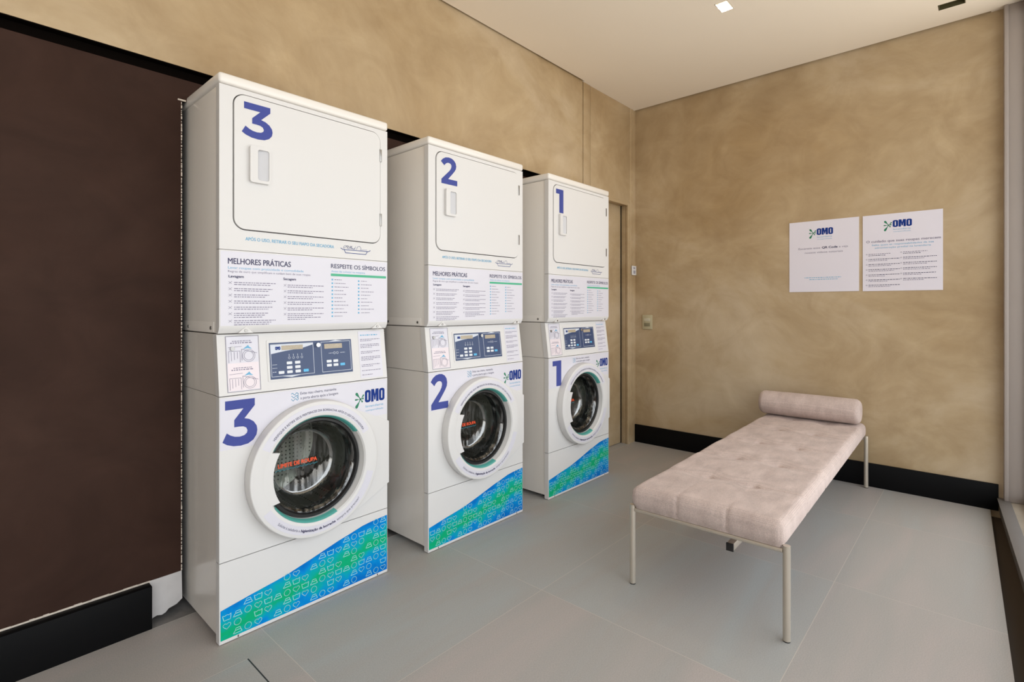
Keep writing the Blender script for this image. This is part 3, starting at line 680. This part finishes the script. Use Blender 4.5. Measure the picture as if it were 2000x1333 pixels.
# ------------------------------------------------------------------ washers
CX, CZ = 0.343, 0.545
ROWS = ["_ICH_ICH_ICH_IC_ICH", "HC_SH_ISHC_SH_IHC_S", "SICHSICHSICHSICSICH", "H_ISH_ISH_ISH_IH_IS", "_ICH_ICH_ICH_IC_ICH", "HC_SH_ISHCISHIHC_IS", "SICHSICHSICHSICSICH", "___________SH_IH_CI"]
WAVE = [(0.004, 0.119), (0.110, 0.138), (0.198, 0.152), (0.24, 0.160), (0.326, 0.182), (0.448, 0.216), (0.50, 0.2275), (0.557, 0.242), (0.60, 0.2475), (0.681, 0.2535)]
def wave_h(x):
    for (a, b), (c, d) in zip(WAVE, WAVE[1:]):
        if a <= x <= c: return b + (d - b) * (x - a) / (c - a)
    return WAVE[-1][1]
def make_washer(n, digit, loc, label):
    t = empty('washing_machine', loc)
    tag(t, label, 'washing machine', 'three front-loading washing machines under dryers')
    MB().slab([(0.004, 0.024), (0.679, 0.024), (0.679, 0.8575), (0.004, 0.8575)], [[(0.012, 0.032), (0.671, 0.032), (0.671, 0.8495), (0.012, 0.8495)]], XZ(0.032), (0, 0.658, 0), 0.002).box(0.0045, 0.6785, 0.682, 0.6895, 0.0245, 0.857).build('cabinet', M_paint, t)
    for fx in (0.06, 0.62):
        for fy in (0.07, 0.62):
            MB().tube((fx, fy, 0), (fx, fy, 0.026), 0.022, 16).build('foot', M_rubber, t)
    # control console, front face leaning back
    SL = 0.027 / 0.213
    cn = MB().slab([(0, 0.8605), (0.034, 0.8605), (0.062, 1.0735), (0.029, 1.0735), (0.027, 1.070)], [], lambda u, v: Vector((0, u, v)), (MW, 0, 0), 0.003)
    con = cn.build('control_console', M_paint2, t)
    MB().slab([(0.0345, 0.8595), (0.69, 0.8595), (0.69, 1.0745), (0.0625, 1.0745)], [], lambda u, v: Vector((0.004, u, v)), (0.675, 0, 0), 0.001).build('console_cover', M_paint, t)
    def CF(off):
        nrm = Vector((0, -1, 0.127)).normalized()
        return lambda u, v: Vector((u, (v - 0.8605) * SL, v)) + nrm * off
    # raised panel frame, blue fascia
    fr_o = rrect(0.168, 0.527, 0.893, 1.046, 0.004, 3)
    bez = MB().slab(fr_o, [], CF(0.002), (0, 0.004, 0), 0.0008).build('panel_bezel', M_paint2, con)
    fas = MB().slab([(0.1765, 0.9005), (0.5155, 0.9005), (0.5155, 1.0355), (0.1765, 1.0355)], [], CF(0.0032), (0, 0.0015, 0)).build('control_panel', M_panelblue, con, smooth=False)
    F = CF(0.0036)
    # white print on the fascia
    k = MB()
    k.poly(F, [(0.181, 1.029), (0.346, 1.029), (0.346, 1.022), (0.30, 1.010), (0.235, 1.003), (0.181, 0.994)])
    for fx0, fx1, z0, z1 in ((0.181, 0.347, 0.910, 1.029), (0.381, 0.509, 0.910, 1.029)):
        k.stroke(F, [(fx0, z0), (fx1, z0), (fx1, z1), (fx0, z1)], 0.0016, True)
    k.poly(F, [(0.215, 0.910), (0.297, 0.910), (0.256, 0.9035)]); k.poly(F, [(0.411, 1.029), (0.479, 1.029), (0.445, 1.035)])
    for i in range(4):
        ux = 0.250 + i * 0.0165
        k.stroke(F, [(ux, 0.990), (ux, 0.983)], 0.0016).stroke(F, arc(ux, 0.976, 0.004, 0, 360, 8), 0.0012)
    for ux in (0.437, 0.450): k.stroke(F, arc(ux, 0.983, 0.0045, 0, 360, 8), 0.0014)
    fine_print(k, F, 0.412, 0.982, 0.017, 0.0018, 1); fine_print(k, F, 0.463, 0.982, 0.022, 0.0018, 2)
    for vz in (0.953, 0.940, 0.926): fine_print(k, F, 0.185, vz, 0.017, 0.0018, int(vz * 1000))
    k.build('panel_print', M_wline, con, smooth=False)
    k = MB(); text(k, F := CF(0.0040), 'OMO', 0.199, 1.009, 0.011, 0.018, 0.06); k.build('panel_logo', M_logoblue, con, smooth=False)
    for a0, a1, b0, b1 in ((0.222, 0.305, 1.0065, 1.0235), (0.394, 0.472, 1.0015, 1.0205)):
        MB().slab([(a0, b0), (a1, b0), (a1, b1), (a0, b1)], [], CF(0.0046), (0, 0.0012, 0)).build('display', M_lcd, con, smooth=False)
    def button(u, v, m=M_btn):
        MB().slab(rrect(u - 0.0105, u + 0.0105, v - 0.0052, v + 0.0052, 0.002, 2), [], CF(0.0048), (0, 0.0016, 0)).build('button', m, con)
    for u, v in ((0.249, 0.957), (0.281, 0.957), (0.249, 0.940), (0.281, 0.940), (0.217, 0.9235), (0.249, 0.9235), (0.281, 0.9235),
                 (0.411, 0.951), (0.440, 0.951), (0.411, 0.935), (0.440, 0.935)): button(u, v)
    button(0.313, 0.9235, M_btnb); button(0.470, 0.935, M_btnb)
    p0 = CF(0.003)(0.365, 1.018); p1 = CF(0.014)(0.365, 1.018)
    MB().tube(p0, p1, 0.0085, 20).tube(p1, CF(0.0145)(0.365, 1.018), 0.004, 12).build('key_lock', M_chrome, con)
    # coin-slot stickers
    st = MB().slab([(0.030, 0.873), (0.138, 0.873), (0.138, 1.064), (0.030, 1.064)], [], CF(0.0006), (0, 0.0008, 0)).build('drawer_sticker', M_film, con, smooth=False)
    MB().slab([(0.0315, 0.8745), (0.1365, 0.8745), (0.1365, 0.971), (0.0315, 0.971)], [], CF(0.0010), (0, 0.0003, 0)).build('pink_sticker', M_pink, con, smooth=False)
    k = MB(); F = CF(0.0015)
    k.stroke(F, [(0.028, 0.871), (0.140, 0.871), (0.140, 1.066), (0.028, 1.066)], 0.0014, True)
    for bz in (0.878, 0.973):
        fine_print(k, F, 0.050, bz + 0.074, 0.062, 0.0026, 3); fine_print(k, F, 0.043, bz + 0.067, 0.078, 0.0034, 4)
        k.stroke(F, [(0.036, bz + .054), (0.080, bz + .056)], 0.0012).stroke(F, [(0.036, bz), (0.036, bz + .040), (0.074, bz + .040), (0.074, bz)], 0.0012)
        for q in range(3): k.stroke(F, [(0.045 + q * .010, bz + .037), (0.045 + q * .010, bz + 0.006 + q * .004)], 0.0012)
        for rr_ in (0.0215, 0.016): k.stroke(F, arc(0.104, bz + 0.022, rr_, 0, 360, 20), 0.0012)
        k.stroke(F, [(0.080, bz + .006), (0.080, bz + .046), (0.132, bz + .030)], 0.0014)
    k.build('sticker_drawing', M_grey, con, smooth=False)
    k = MB()
    for bz in (0.878, 0.973): k.poly(F, [(0.084, bz + .046), (0.098, bz + .056), (0.103, bz + .060), (0.106, bz + .054), (0.116, bz + .046), (0.100, bz + .049)])
    k.build('sticker_hand', M_cyan, con, smooth=False)
    p0 = CF(0.001)(0.049, 1.022); MB().tube(p0, CF(0.006)(0.049, 1.022), 0.0075, 18).build('coin_lock', M_screw, con)
    MB().slab([(0.552, 0.868), (0.662, 0.868), (0.662, 1.066), (0.552, 1.066)], [], CF(0.0006), (0, 0.0006, 0)).build('warning_sticker', M_film, con, smooth=False)
    k = MB(); F = CF(0.0010)
    for z_, w_, hh in ((1.030, .096, 2), (1.008, .092, 3), (0.978, .092, 2), (0.955, .096, 3), (0.922, .090, 2), (0.898, .094, 1), (0.880, 0.05, 1)):
        for j in range(hh): fine_print(k, F, 0.560, z_ - j * .0065, w_ * (1 if j < hh - 1 else .6 + .4 * (hh == 1)), 0.0026, int(z_ * 1000) + j)
    k.build('warning_print', M_grey, con, smooth=False)
    k = MB(); fine_print(k, F, 0.562, 1.047, 0.088, 0.0045, 9); k.build('warning_title', M_cyan, con, smooth=False)
    # front panel with a round opening
    hole_ = arc(CX, CZ, 0.2205, 0, 360, 72)[:-1]
    MB().slab([(0, 0.2845), (MW, 0.2845), (MW, 0.8575), (0, 0.8575)], [hole_], XZ(0), (0, 0.030, 0), 0.002).build('front_panel', M_paint2, t)
    # printed film over its upper part
    F = XZ(-0.0006)
    ring_cut = [(CX + 0.262 * math.cos(R(a)), CZ + 0.262 * math.sin(R(a))) for a in range(35, 152, 4)]
    MB().poly(F, [(0.002, 0.672), (0.002, 0.853), (0.680, 0.853), (0.680, 0.700)] + ring_cut).build('front_film', M_film, t, smooth=False)
    F = XZ(-0.0010)
    P = digit(*{3: (0.010, 0.130, 0.679, 0.842), 2: (0.014, 0.126, 0.676, 0.846), 1: (0.040, 0.128, 0.681, 0.838)}[n])
    MB().poly(F, P).build('number_decal', M_num, t, smooth=False)
    logo(F, 0.520, 0.668, 0.716, 0.833, t)
    k = MB(); text(k, F, 'Evite mau cheiro, mantenha', 0.288, 0.832, 0.0105, 0.150); text(k, F, 'a porta aberta após a lavagem', 0.288, 0.814, 0.0105, 0.158)
    k.build('reminder_lettering', M_navy, t, smooth=False)
    k = MB()
    for q in range(3):
        k.stroke(F, [(0.252 + 0.024 * s / 8, 0.838 - q * 0.011 + 0.004 * math.sin(s * 1.1 + q)) for s in range(9)], 0.0022)
        k.stroke(F, arc(0.276, 0.836 - q * .009, 0.004, -90, 120, 6), 0.0018)
    k.build('scent_drawing', M_cyan, t, smooth=False)
    # lower kick panel
    kp = MB().slab([(0, 0.003), (MW, 0.003), (MW, 0.2815), (0, 0.2815)], [], XZ(0), (0, 0.030, 0), 0.003).build('kick_panel', M_paint2, t)
    MB().poly(XZ(-0.0006), [(0.004, 0.0145), (0.681, 0.0145)] + list(reversed(WAVE))).build('wave_print', M_wave, kp, smooth=False)
    ic = MB(); F = XZ(-0.0010); s = 0.0115; lw = 0.0019
    for r_, row in enumerate(ROWS):
        cz_ = 0.031 + r_ * 0.0298
        for c_, ch in enumerate(row):
            cx_ = 0.0245 + c_ * 0.0353
            if ch == '_' or cz_ + s * 0.7 > wave_h(cx_): continue
            if ch == 'C': ic.stroke(F, arc(cx_, cz_, s, 0, 360, 20)[:-1], lw, True)
            elif ch == 'H':
                pts_ = [(cx_ + s * 1.1 * (16 * math.sin(a_) ** 3) / 16, cz_ + s * 1.05 * (13 * math.cos(a_) - 5 * math.cos(2 * a_) - 2 * math.cos(3 * a_) - math.cos(4 * a_)) / 16) for a_ in [i_ * 2 * math.pi / 22 for i_ in range(22)]]
                ic.stroke(F, pts_, lw, True)
            elif ch == 'S':
                ic.stroke(F, [(cx_ - s * 1.25, cz_ + s * .8), (cx_ - s * .9, cz_ - s * .8), (cx_ + s * 1.0, cz_ - s * .8), (cx_ + s * 1.2, cz_ + s * .9), (cx_ + s * .6, cz_ + s * .55), (cx_, cz_ + s * .8), (cx_ - s * .6, cz_ + s * .55)], lw, True)
            else:
                ic.stroke(F, [(cx_ - s * 1.3, cz_ - s * .75), (cx_ + s * 1.3, cz_ - s * .75), (cx_ + s * .9, cz_ + s * .1), (cx_ - s * .7, cz_ + s * .1)], lw, True)
                ic.stroke(F, [(cx_ - s * .7, cz_ + s * .1), (cx_ - s * .5, cz_ + s * .75), (cx_ + s * .7, cz_ + s * .75), (cx_ + s * .9, cz_ + s * .1)], lw)
    ic.build('laundry_icons', M_icon, kp, smooth=False)
    for xx in (0.062, 0.632): MB().box(xx - .002, xx + .002, -0.001, 0.002, 0.005, 0.0125).build('latch_mark', M_seam, kp)
    # door
    door = MB().revolve([(0.2195, 0.004), (0.2600, -0.001), (0.2620, -0.006), (0.2600, -0.0405), (0.2592, -0.0438), (0.2572, -0.0458), (0.2545, -0.0465), (0.2150, -0.0465), (0.2050, -0.0440), (0.2000, -0.0380), (0.1985, -0.0300), (0.1955, -0.020), (0.1925, -0.006), (0.1925, 0.008), (0.2195, 0.008)], (CX, CZ), 128)
    dring = door.build('door', M_paint2, t, ang=28)
    # cover plate on the hinge side, running to the edge of the machine
    hp = [(CX + 0.255 * math.cos(R(a)), CZ + 0.255 * math.sin(R(a))) for a in range(-56, 57, 4)]
    hp = hp + [(0.500, 0.752), (0.688, 0.668), (0.688, 0.398), (0.500, 0.325)]
    MB().slab(hp, [], lambda u, v: Vector((u, -0.030 + max(0, u - 0.50) * 0.13, v)), (0, 0.0245, 0), 0.003).build('hinge_cover', M_paint2, dring)
    # grip flap on the left of the ring
    g_ = arc(CX, CZ, 0.213, 153, 207, 14) + list(reversed(arc(CX, CZ, 0.178, 149.5, 210.5, 14)))
    MB().slab(g_, [], XZ(-0.0462), (0, 0.012, 0), 0.0015).build('door_grip', M_paint2, dring)
    # teal film inside the ring, white inner rim, black seal
    for a0, a1 in ((35, 150), (212, 292)):
        tb = MB(); tb.revolve([(0.2030, -0.0438), (0.1975, -0.0372), (0.1963, -0.0300), (0.1935, -0.020)], (CX - 0.0, CZ), 60, R(a0), R(a1))
        tb.build('teal_band', M_teal, dring)
    F = XZ(-0.0470)
    for a0, a1 in ((28, 152), (210, 345)):
        fb = MB(); q = arc(CX, CZ, 0.2465, a0, a1, 40) + list(reversed(arc(CX, CZ, 0.2155, a0, a1, 40))); fb.poly(F, q)
        fb.build('ring_film', M_film, dring, smooth=False)
    k = MB(); F = XZ(-0.0474)
    text(k, F, 'VERIFIQUE E RETIRE SEUS PERTENCES DA BORRACHA APÓS O USO DA LAVADORA', 0, 0, 0.0085, 0.425, 0.006, (CX, CZ, 0.221, 142, True))
    k.build('ring_lettering', M_navy, dring, smooth=False); k = MB()
    text(k, F, 'Solicite à zeladoria a ', 0, 0, 0.0095, 0.098, 0.0, (CX, CZ, 0.2355, 226, False))
    text(k, F, 'higienização da borracha', 0, 0, 0.0095, 0.145, 0.03, (CX, CZ, 0.2355, 251, False))
    text(k, F, 'sempre que precisar!', 0, 0, 0.0095, 0.120, 0.0, (CX, CZ, 0.2355, 288, False))
    k.build('ring_lettering', M_navy, dring, smooth=False)
    MB().revolve([(0.1930, -0.010), (0.1890, -0.016), (0.1800, -0.016), (0.1750, -0.008), (0.1750, 0.030), (0.1930, 0.030)], (CX, CZ), 96).build('door_seal', M_rubber, dring)
    # glass bowl bulging into the drum
    MB().revolve([(0.176, -0.004), (0.168, 0.000), (0.158, 0.014), (0.149, 0.045), (0.139, 0.078), (0.128, 0.094), (0.118, 0.100), (0.06, 0.103), (0.0, 0.104)], (CX, CZ), 96).build('glass_bowl', M_glass, dring, ang=60)
    MB().revolve([(0.131, 0.0905), (0.1275, 0.0935), (0.1235, 0.0965), (0.119, 0.0985)], (CX, CZ), 96).build('bowl_rim', M_rim, dring)
    k = MB(); F = XZ(0.0985); text(k, F, 'LIMITE DE ROUPA', 0.246, 0.536, 0.0150, 0.160, 0.03); k.build('load_limit_lettering', M_orange, dring, smooth=False)
    k = MB()
    k.stroke(F, [(0.236 + i * 0.0017, 0.524 + 0.0035 * abs(math.sin(i * 0.30)) ) for i in range(102)], 0.0022)
    k.build('load_limit_wave', M_aqua, dring, smooth=False)
    # gasket and drum behind the glass
    MB().revolve([(0.2200, 0.010), (0.2000, 0.020), (0.1800, 0.045), (0.1850, 0.085), (0.2100, 0.090)], (CX, CZ), 96).build('gasket', mat('dark_gasket', (0.03, 0.03, 0.032, 1), 0.45), t)
    dm = MB().revolve([(0.205, 0.094), (0.232, 0.100), (0.236, 0.12), (0.236, 0.47), (0.20, 0.49), (0.0, 0.495)], (CX, CZ), 96)
    drum = dm.build('drum', M_drum, t)
    for a_ in (80, 200, 320):
        c_, s2 = math.cos(R(a_)), math.sin(R(a_))
        b_ = MB(); b_.slab([(-0.035, 0), (0.035, 0), (0.012, 0.055), (-0.012, 0.055)], [], lambda u, v: Vector((CX + c_ * (0.235 - v) - s2 * u, 0.13, CZ + s2 * (0.235 - v) + c_ * u)), (0, 0.30, 0), 0.006)
        b_.build('drum_paddle', M_screw, drum)
    return t

# the first stack from the back carries number 1, the nearest number 3
dig = {1: digit1, 2: digit2, 3: digit3}
LD = {3: 'white tumble dryer with a big blue 3 on its door, beside the brown wall',
      2: 'white tumble dryer with a big blue 2 on its door, on the middle stack',
      1: 'white tumble dryer with a big blue 1 on its door, farthest stack near the door'}
LW = {3: 'white front-loading washing machine with a big blue 3, closest to the brown wall',
      2: 'white front-loading washing machine with a big blue 2, in the middle of the row',
      1: 'white front-loading washing machine with a big blue 1, at the far end near the door'}
for n, x in zip((3, 2, 1), MX):
    make_washer(n, dig[n], (x, YF, 0), LW[n])
    make_dryer(n, dig[n], (x, YF, 0), LD[n])

# ------------------------------------------------------------------ daybed
bench = empty('daybed', (2.000, 0.510, 0), 0.0255)
tag(bench, 'dusty pink tufted daybed on thin metal legs before the tan back wall', 'daybed')
BL, BW = 2.045, 0.592
for lx, ly in ((0, 0), (0, BW), (BL, 0), (BL, BW)):
    lg = MB().tube((lx, ly, 0.004), (lx, ly, 0.335), 0.0125, 24).build('leg', M_champagne, bench)
    MB().tube((lx, ly, 0.0), (lx, ly, 0.004), 0.0118, 20).build('foot_pad', M_rubber, lg)
fm = MB()
for p, q in (((0, 0.012, 0.315), (0, BW - .012, 0.315)), ((BL, 0.012, 0.315), (BL, BW - .012, 0.315))):
    fm.tube(p, q, 0.0085, 20)
[fm.tube((0.0, y_, 0.316), (BL, y_, 0.316), 0.0075, 16) for y_ in (0.05, BW - 0.05)]
fm.build('frame_rail', M_champagne, bench)
MB().box(0.085, BL - 0.20, 0.206, 0.232, 0.222, 0.250, 0.002).box(0.62, 0.64, 0.207, 0.231, 0.249, 0.322, 0.001).box(1.42, 1.44, 0.207, 0.231, 0.249, 0.322, 0.001).build('support_beam', M_champagne, bench)
MB().box(0.078, 0.0848, 0.205, 0.233, 0.221, 0.251, 0.001).build('beam_cap', M_rubber, bench)
# mattress: a grid wrapped as a soft box, dimpled at the buttons, creased at the seams
TU = [(tx, ty) for tx in (0.33, 0.71, 1.10, 1.50, 1.88) for ty in (0.200, 0.392)]
def mattress():
    b = bmesh.new(); bmesh.ops.create_cube(b, size=1)
    x0, x1, y0, y1, z0, z1 = -0.018, BL + 0.012, 0.004, BW - 0.002, 0.323, 0.417
    for v in b.verts:
        v.co = Vector((x0 if v.co.x < 0 else x1, y0 if v.co.y < 0 else y1, z0 if v.co.z < 0 else z1))
    nx, ny, nz = 300, 90, 8
    out = MB(); m = out.bm
    X = [x0 + (x1 - x0) * i / nx for i in range(nx + 1)]; Y = [y0 + (y1 - y0) * i / ny for i in range(ny + 1)]; Z = [z0 + (z1 - z0) * i / nz for i in range(nz + 1)]
    b.free()
    def sh(x, y, z):
        cxm, cym, czm = (x0 + x1) / 2, (y0 + y1) / 2, (z0 + z1) / 2
        top = max(0.0, (z - czm) / (z1 - czm))
        # rounded edges: pull corner points in
        r = 0.028
        p = Vector((x, y, z)); q = Vector((min(max(x, x0 + r), x1 - r), min(max(y, y0 + r), y1 - r), min(max(z, z0 + .012), z1 - r)))
        d = p - q
        if d.length > 1e-9:
            m_ = max(abs(d.x), abs(d.y), abs(d.z)); 
            rr = r if d.z > -1e-9 else 0.012 + (r - 0.012) * 0.5
            if d.length > rr: p = q + d * (rr / d.length)
        f = 0.0
        for a, c in TU:
            dd = math.hypot(p.x - a, p.y - c)
            f -= 0.016 * math.exp(-(dd / 0.016) ** 2) + 0.010 * math.exp(-(dd / 0.065) ** 2)
        for a in (0.33, 0.71, 1.10, 1.50, 1.88): f -= 0.0055 * math.exp(-((p.x - a) / 0.008) ** 2) + 0.003 * math.exp(-((p.x - a) / 0.05) ** 2)
        for c in (0.200, 0.392): f -= 0.0024 * math.exp(-((p.y - c) / 0.007) ** 2) * (0.3 + 0.7 * math.exp(-((p.x - x0) / 0.05) ** 2))
        f += 0.006 * math.sin(math.pi * (p.y - y0) / (y1 - y0)) + 0.0012 * math.sin(p.x * 23 + 2 * math.sin(p.y * 17)) 
        p.z += f * top
        side = (1 - top) if z > z0 + 0.001 else 0
        # long sides belly out between the seams
        if abs(y - y0) < 1e-6 or abs(y - y1) < 1e-6:
            bul = 0.004 * math.sin(math.pi * (z - z0) / (z1 - z0)) - 0.002 * sum(math.exp(-((p.x - a) / 0.01) ** 2) for a in (0.33, 0.71, 1.10, 1.50, 1.88))
            p.y += bul if y > cym else -bul
        if abs(x - x0) < 1e-6:
            p.x -= 0.006 * math.sin(math.pi * (z - z0) / (z1 - z0)) - 0.004 * sum(math.exp(-((p.y - a) / 0.006) ** 2) for a in (0.200, 0.392))
        return p
    cache = {}
    def V(i, j, k):
        if (i, j, k) not in cache: cache[(i, j, k)] = m.verts.new(sh(X[i], Y[j], Z[k]))
        return cache[(i, j, k)]
    for i in range(nx):
        for j in range(ny):
            m.faces.new((V(i, j, nz), V(i + 1, j, nz), V(i + 1, j + 1, nz), V(i, j + 1, nz)))
            m.faces.new((V(i, j, 0), V(i, j + 1, 0), V(i + 1, j + 1, 0), V(i + 1, j, 0)))
    for k in range(nz):
        for i in range(nx):
            m.faces.new((V(i, 0, k), V(i + 1, 0, k), V(i + 1, 0, k + 1), V(i, 0, k + 1)))
            m.faces.new((V(i, ny, k), V(i, ny, k + 1), V(i + 1, ny, k + 1), V(i + 1, ny, k)))
        for j in range(ny):
            m.faces.new((V(0, j, k), V(0, j, k + 1), V(0, j + 1, k + 1), V(0, j + 1, k)))
            m.faces.new((V(nx, j, k), V(nx, j + 1, k), V(nx, j + 1, k + 1), V(nx, j, k + 1)))
    return out
mat_o = mattress().build('mattress', M_fab, bench, ang=80)
for a, c in TU[:8]:
    b_ = MB(); q = bmesh.new(); bmesh.ops.create_uvsphere(q, u_segments=12, v_segments=8, radius=0.006); b_.merge(q, Matrix.Translation((a, c, 0.397)) @ Matrix.Diagonal((1, 1, 0.5, 1))); b_.build('tuft_button', M_fab, mat_o)
# bolster: soft-ended roll lying on the mattress
RB = 0.079
prof = [(0.0, 0.0)] + [(RB - 0.034 + 0.034 * math.sin(R(a)), 0.034 - 0.034 * math.cos(R(a))) for a in range(0, 91, 10)] + [(RB + .0015, 0.2), (RB + .002, 0.3), (RB + .0015, 0.4)] + [(RB - 0.034 + 0.034 * math.cos(R(a)), 0.564 + 0.034 * math.sin(R(a))) for a in range(0, 91, 10)] + [(0.0, 0.600)]
bo = MB().revolve(prof, (0, 0), 64).build('bolster_cushion', M_fab, None, ang=70)
bp = Matrix.Rotation(0.0255, 4, 'Z') @ Vector((1.935, 0.0, 0))
bo.location = (2.0 + bp.x, 0.510 + bp.y + 0.012, 0.4225 + RB + 0.003); bo.rotation_euler = (0, 0, 0.0255)
tag(bo, 'dusty pink round bolster lying across the far end of the daybed', 'bolster')

# ------------------------------------------------------------------ posters on the back wall (u runs along -Y, v up)
def BF(off): return lambda u, v: Vector((XB - off, -u, v))
def panel(y0, y1, z0, z1, name, label, cat, m, d=0.003, group=None):
    o = MB().box(XB - d - 0.0008, XB - 0.0008, y0, y1, z0, z1).build(name, m, smooth=False); tag(o, label, cat, group); return o
p1 = panel(0.608, 1.027, 1.276, 1.768, 'poster', 'left of the two white wall posters, nearer the switch, with two centred lines of print', 'poster', M_poster, group='two white posters on the back wall')
F = BF(0.0042)
logo(F, -0.905, -0.757, 1.628, 1.728, p1)
k = MB(); text(k, F, 'Escaneie esse ', -0.968, 1.573, 0.0125, 0.135); text(k, F, 'nossos vídeos tutoriais', -0.928, 1.543, 0.0125, 0.228); text(k, F, 'e veja', -0.722, 1.573, 0.0125, 0.052)
k.build('poster_lettering', M_grey, p1, smooth=False)
k = MB(); text(k, F, 'QR Code', -0.823, 1.573, 0.0135, 0.092, 0.03); k.build('bold_lettering', M_navy, p1, smooth=False)
k = MB(); fine_print(k, F, -0.930, 1.372, 0.220, 0.004, 1); fine_print(k, F, -0.900, 1.359, 0.170, 0.004, 2); k.build('fine_print', M_cyan, p1, smooth=False)
p2 = panel(0.180, 0.588, 1.274, 1.767, 'poster', 'right of the two white wall posters, nearer the window, with two columns of small print', 'poster', M_poster, group='two white posters on the back wall')
logo(F, -0.478, -0.330, 1.640, 1.738, p2)
k = MB(); text(k, F, 'O cuidado que suas roupas merecem', -0.568, 1.588, 0.0145, 0.378, 0.012); k.build('poster_headline', M_grey, p2, smooth=False)
k = MB(); text(k, F, 'Saiba quais as responsabilidades da sua', -0.538, 1.567, 0.0105, 0.315); text(k, F, 'administração predial na lavanderia', -0.522, 1.548, 0.0105, 0.285); k.build('poster_subtitle', M_cyan, p2, smooth=False)
k = MB(); k2 = MB()
for c_, (u0, cnt) in enumerate(((-0.556, 7), (-0.374, 6))):
    for i in range(cnt):
        zz = 1.512 + 0.004 * c_ - i * 0.0335
        fine_print(k if i else k2, F, u0, zz, 0.165 if i else 0.12, 0.0036, i + 10 * c_)
        fine_print(k2 if i else k, F, u0, zz - 0.0095, 0.09 + 0.015 * (i % 4), 0.0034, i + 50 + 10 * c_)
        k2.stroke(F, arc(u0 - 0.010, zz + 0.001, 0.0035, 0, 360, 8), 0.0012)
k.build('bold_print', M_navy, p2, smooth=False); k2.build('fine_print', M_grey, p2, smooth=False)

# light switch plate on the back wall
sw = MB().box(XB - 0.009, XB - 0.0008, 2.088, 2.180, 0.980, 1.103, 0.003).build('light_switch', M_cream)
tag(sw, 'small cream light switch plate on the back wall near the corner', 'light switch')
MB().box(XB - 0.0125, XB - 0.0092, 2.104, 2.163, 1.048, 1.074, 0.002).build('rocker', mat('pale_cream', (0.60, 0.56, 0.43, 1), 0.4), sw)
MB().box(XB - 0.0115, XB - 0.0092, 2.106, 2.160, 1.004, 1.034, 0.001).build('socket_insert', mat('olive_grey_plastic', (0.23, 0.21, 0.13, 1), 0.5), sw)
# small white plate on the corner strip
pl = MB().box(4.022, 4.094, YT - 0.0125, YT - 0.0048, 1.446, 1.526, 0.0015).build('switch_plate', M_paint2)
tag(pl, 'small white plate with two grey marks on the strip beside the door', 'switch')
MB().box(4.040, 4.072, YT - 0.0145, YT - 0.0126, 1.498, 1.514, 0.0006).box(4.042, 4.076, YT - 0.0145, YT - 0.0126, 1.458, 1.486, 0.0006).build('switch_insert', mat('lilac_grey_plastic', (0.34, 0.33, 0.38, 1), 0.5), pl)

# ------------------------------------------------------------------ ceiling fittings
def fitting(f, name, label, cat, lit):
    x0, x1, y0, y1 = f
    t = empty(name, ((x0 + x1) / 2, (y0 + y1) / 2, ZC)); tag(t, label, cat)
    L_ = lambda mb: (bmesh.ops.translate(mb.bm, verts=mb.bm.verts, vec=Vector((-(x0 + x1) / 2, -(y0 + y1) / 2, -ZC))), mb)[1]
    hs = MB(); e_ = 0.0015
    hs.box(x0 + e_, x0 + e_ + .003, y0 + e_, y1 - e_, ZC - 0.001, ZC + 0.07).box(x1 - e_ - .003, x1 - e_, y0 + e_, y1 - e_, ZC - 0.001, ZC + 0.07)
    hs.box(x0 + e_, x1 - e_, y0 + e_, y0 + e_ + .003, ZC - 0.001, ZC + 0.07).box(x0 + e_, x1 - e_, y1 - e_ - .003, y1 - e_, ZC - 0.001, ZC + 0.07).box(x0 + e_, x1 - e_, y0 + e_, y1 - e_, ZC + 0.07, ZC + 0.073)
    L_(hs).build('housing', M_ceil if lit else M_olive, t, smooth=False)
    if lit:
        L_(MB().box(x0 + .034, x1 - .008, y0 + .007, y1 - .007, ZC + 0.010, ZC + 0.016, 0.001)).build('lamp_lens', M_lamp, t)
    else:
        L_(MB().tube(((x0 + x1) / 2, (y0 + y1) / 2, ZC + .03), ((x0 + x1) / 2, (y0 + y1) / 2, ZC + .045), 0.013, 18)).build('bulb', M_lens, t)
        L_(MB().box(x0 + .005, x1 - .005, y0 + .005, y1 - .005, ZC + 0.046, ZC + 0.049)).build('inner_plate', M_olive, t)
    return t
M_lamp = mat('lit_lamp_lens', (1.0, 0.90, 0.66, 1), 0.5, noise=0.02, emit=1.6)
fitting(F1, 'ceiling_downlight', 'small lit warm rectangular downlight recessed in the ceiling', 'downlight', True)
fitting(F2, 'recessed_ceiling_fitting', 'small dark unlit rectangular recessed fitting in the ceiling near the window', 'ceiling fitting', False)
ld = bpy.data.lights.new('downlight_glow', 'AREA'); ld.shape = 'RECTANGLE'; ld.size = 0.06; ld.size_y = 0.05; ld.energy = 3.0; ld.color = (1.0, 0.82, 0.60)
lo = bpy.data.objects.new('downlight_glow', ld); col.objects.link(lo); lo.location = (3.015, 1.09, ZC + 0.008)
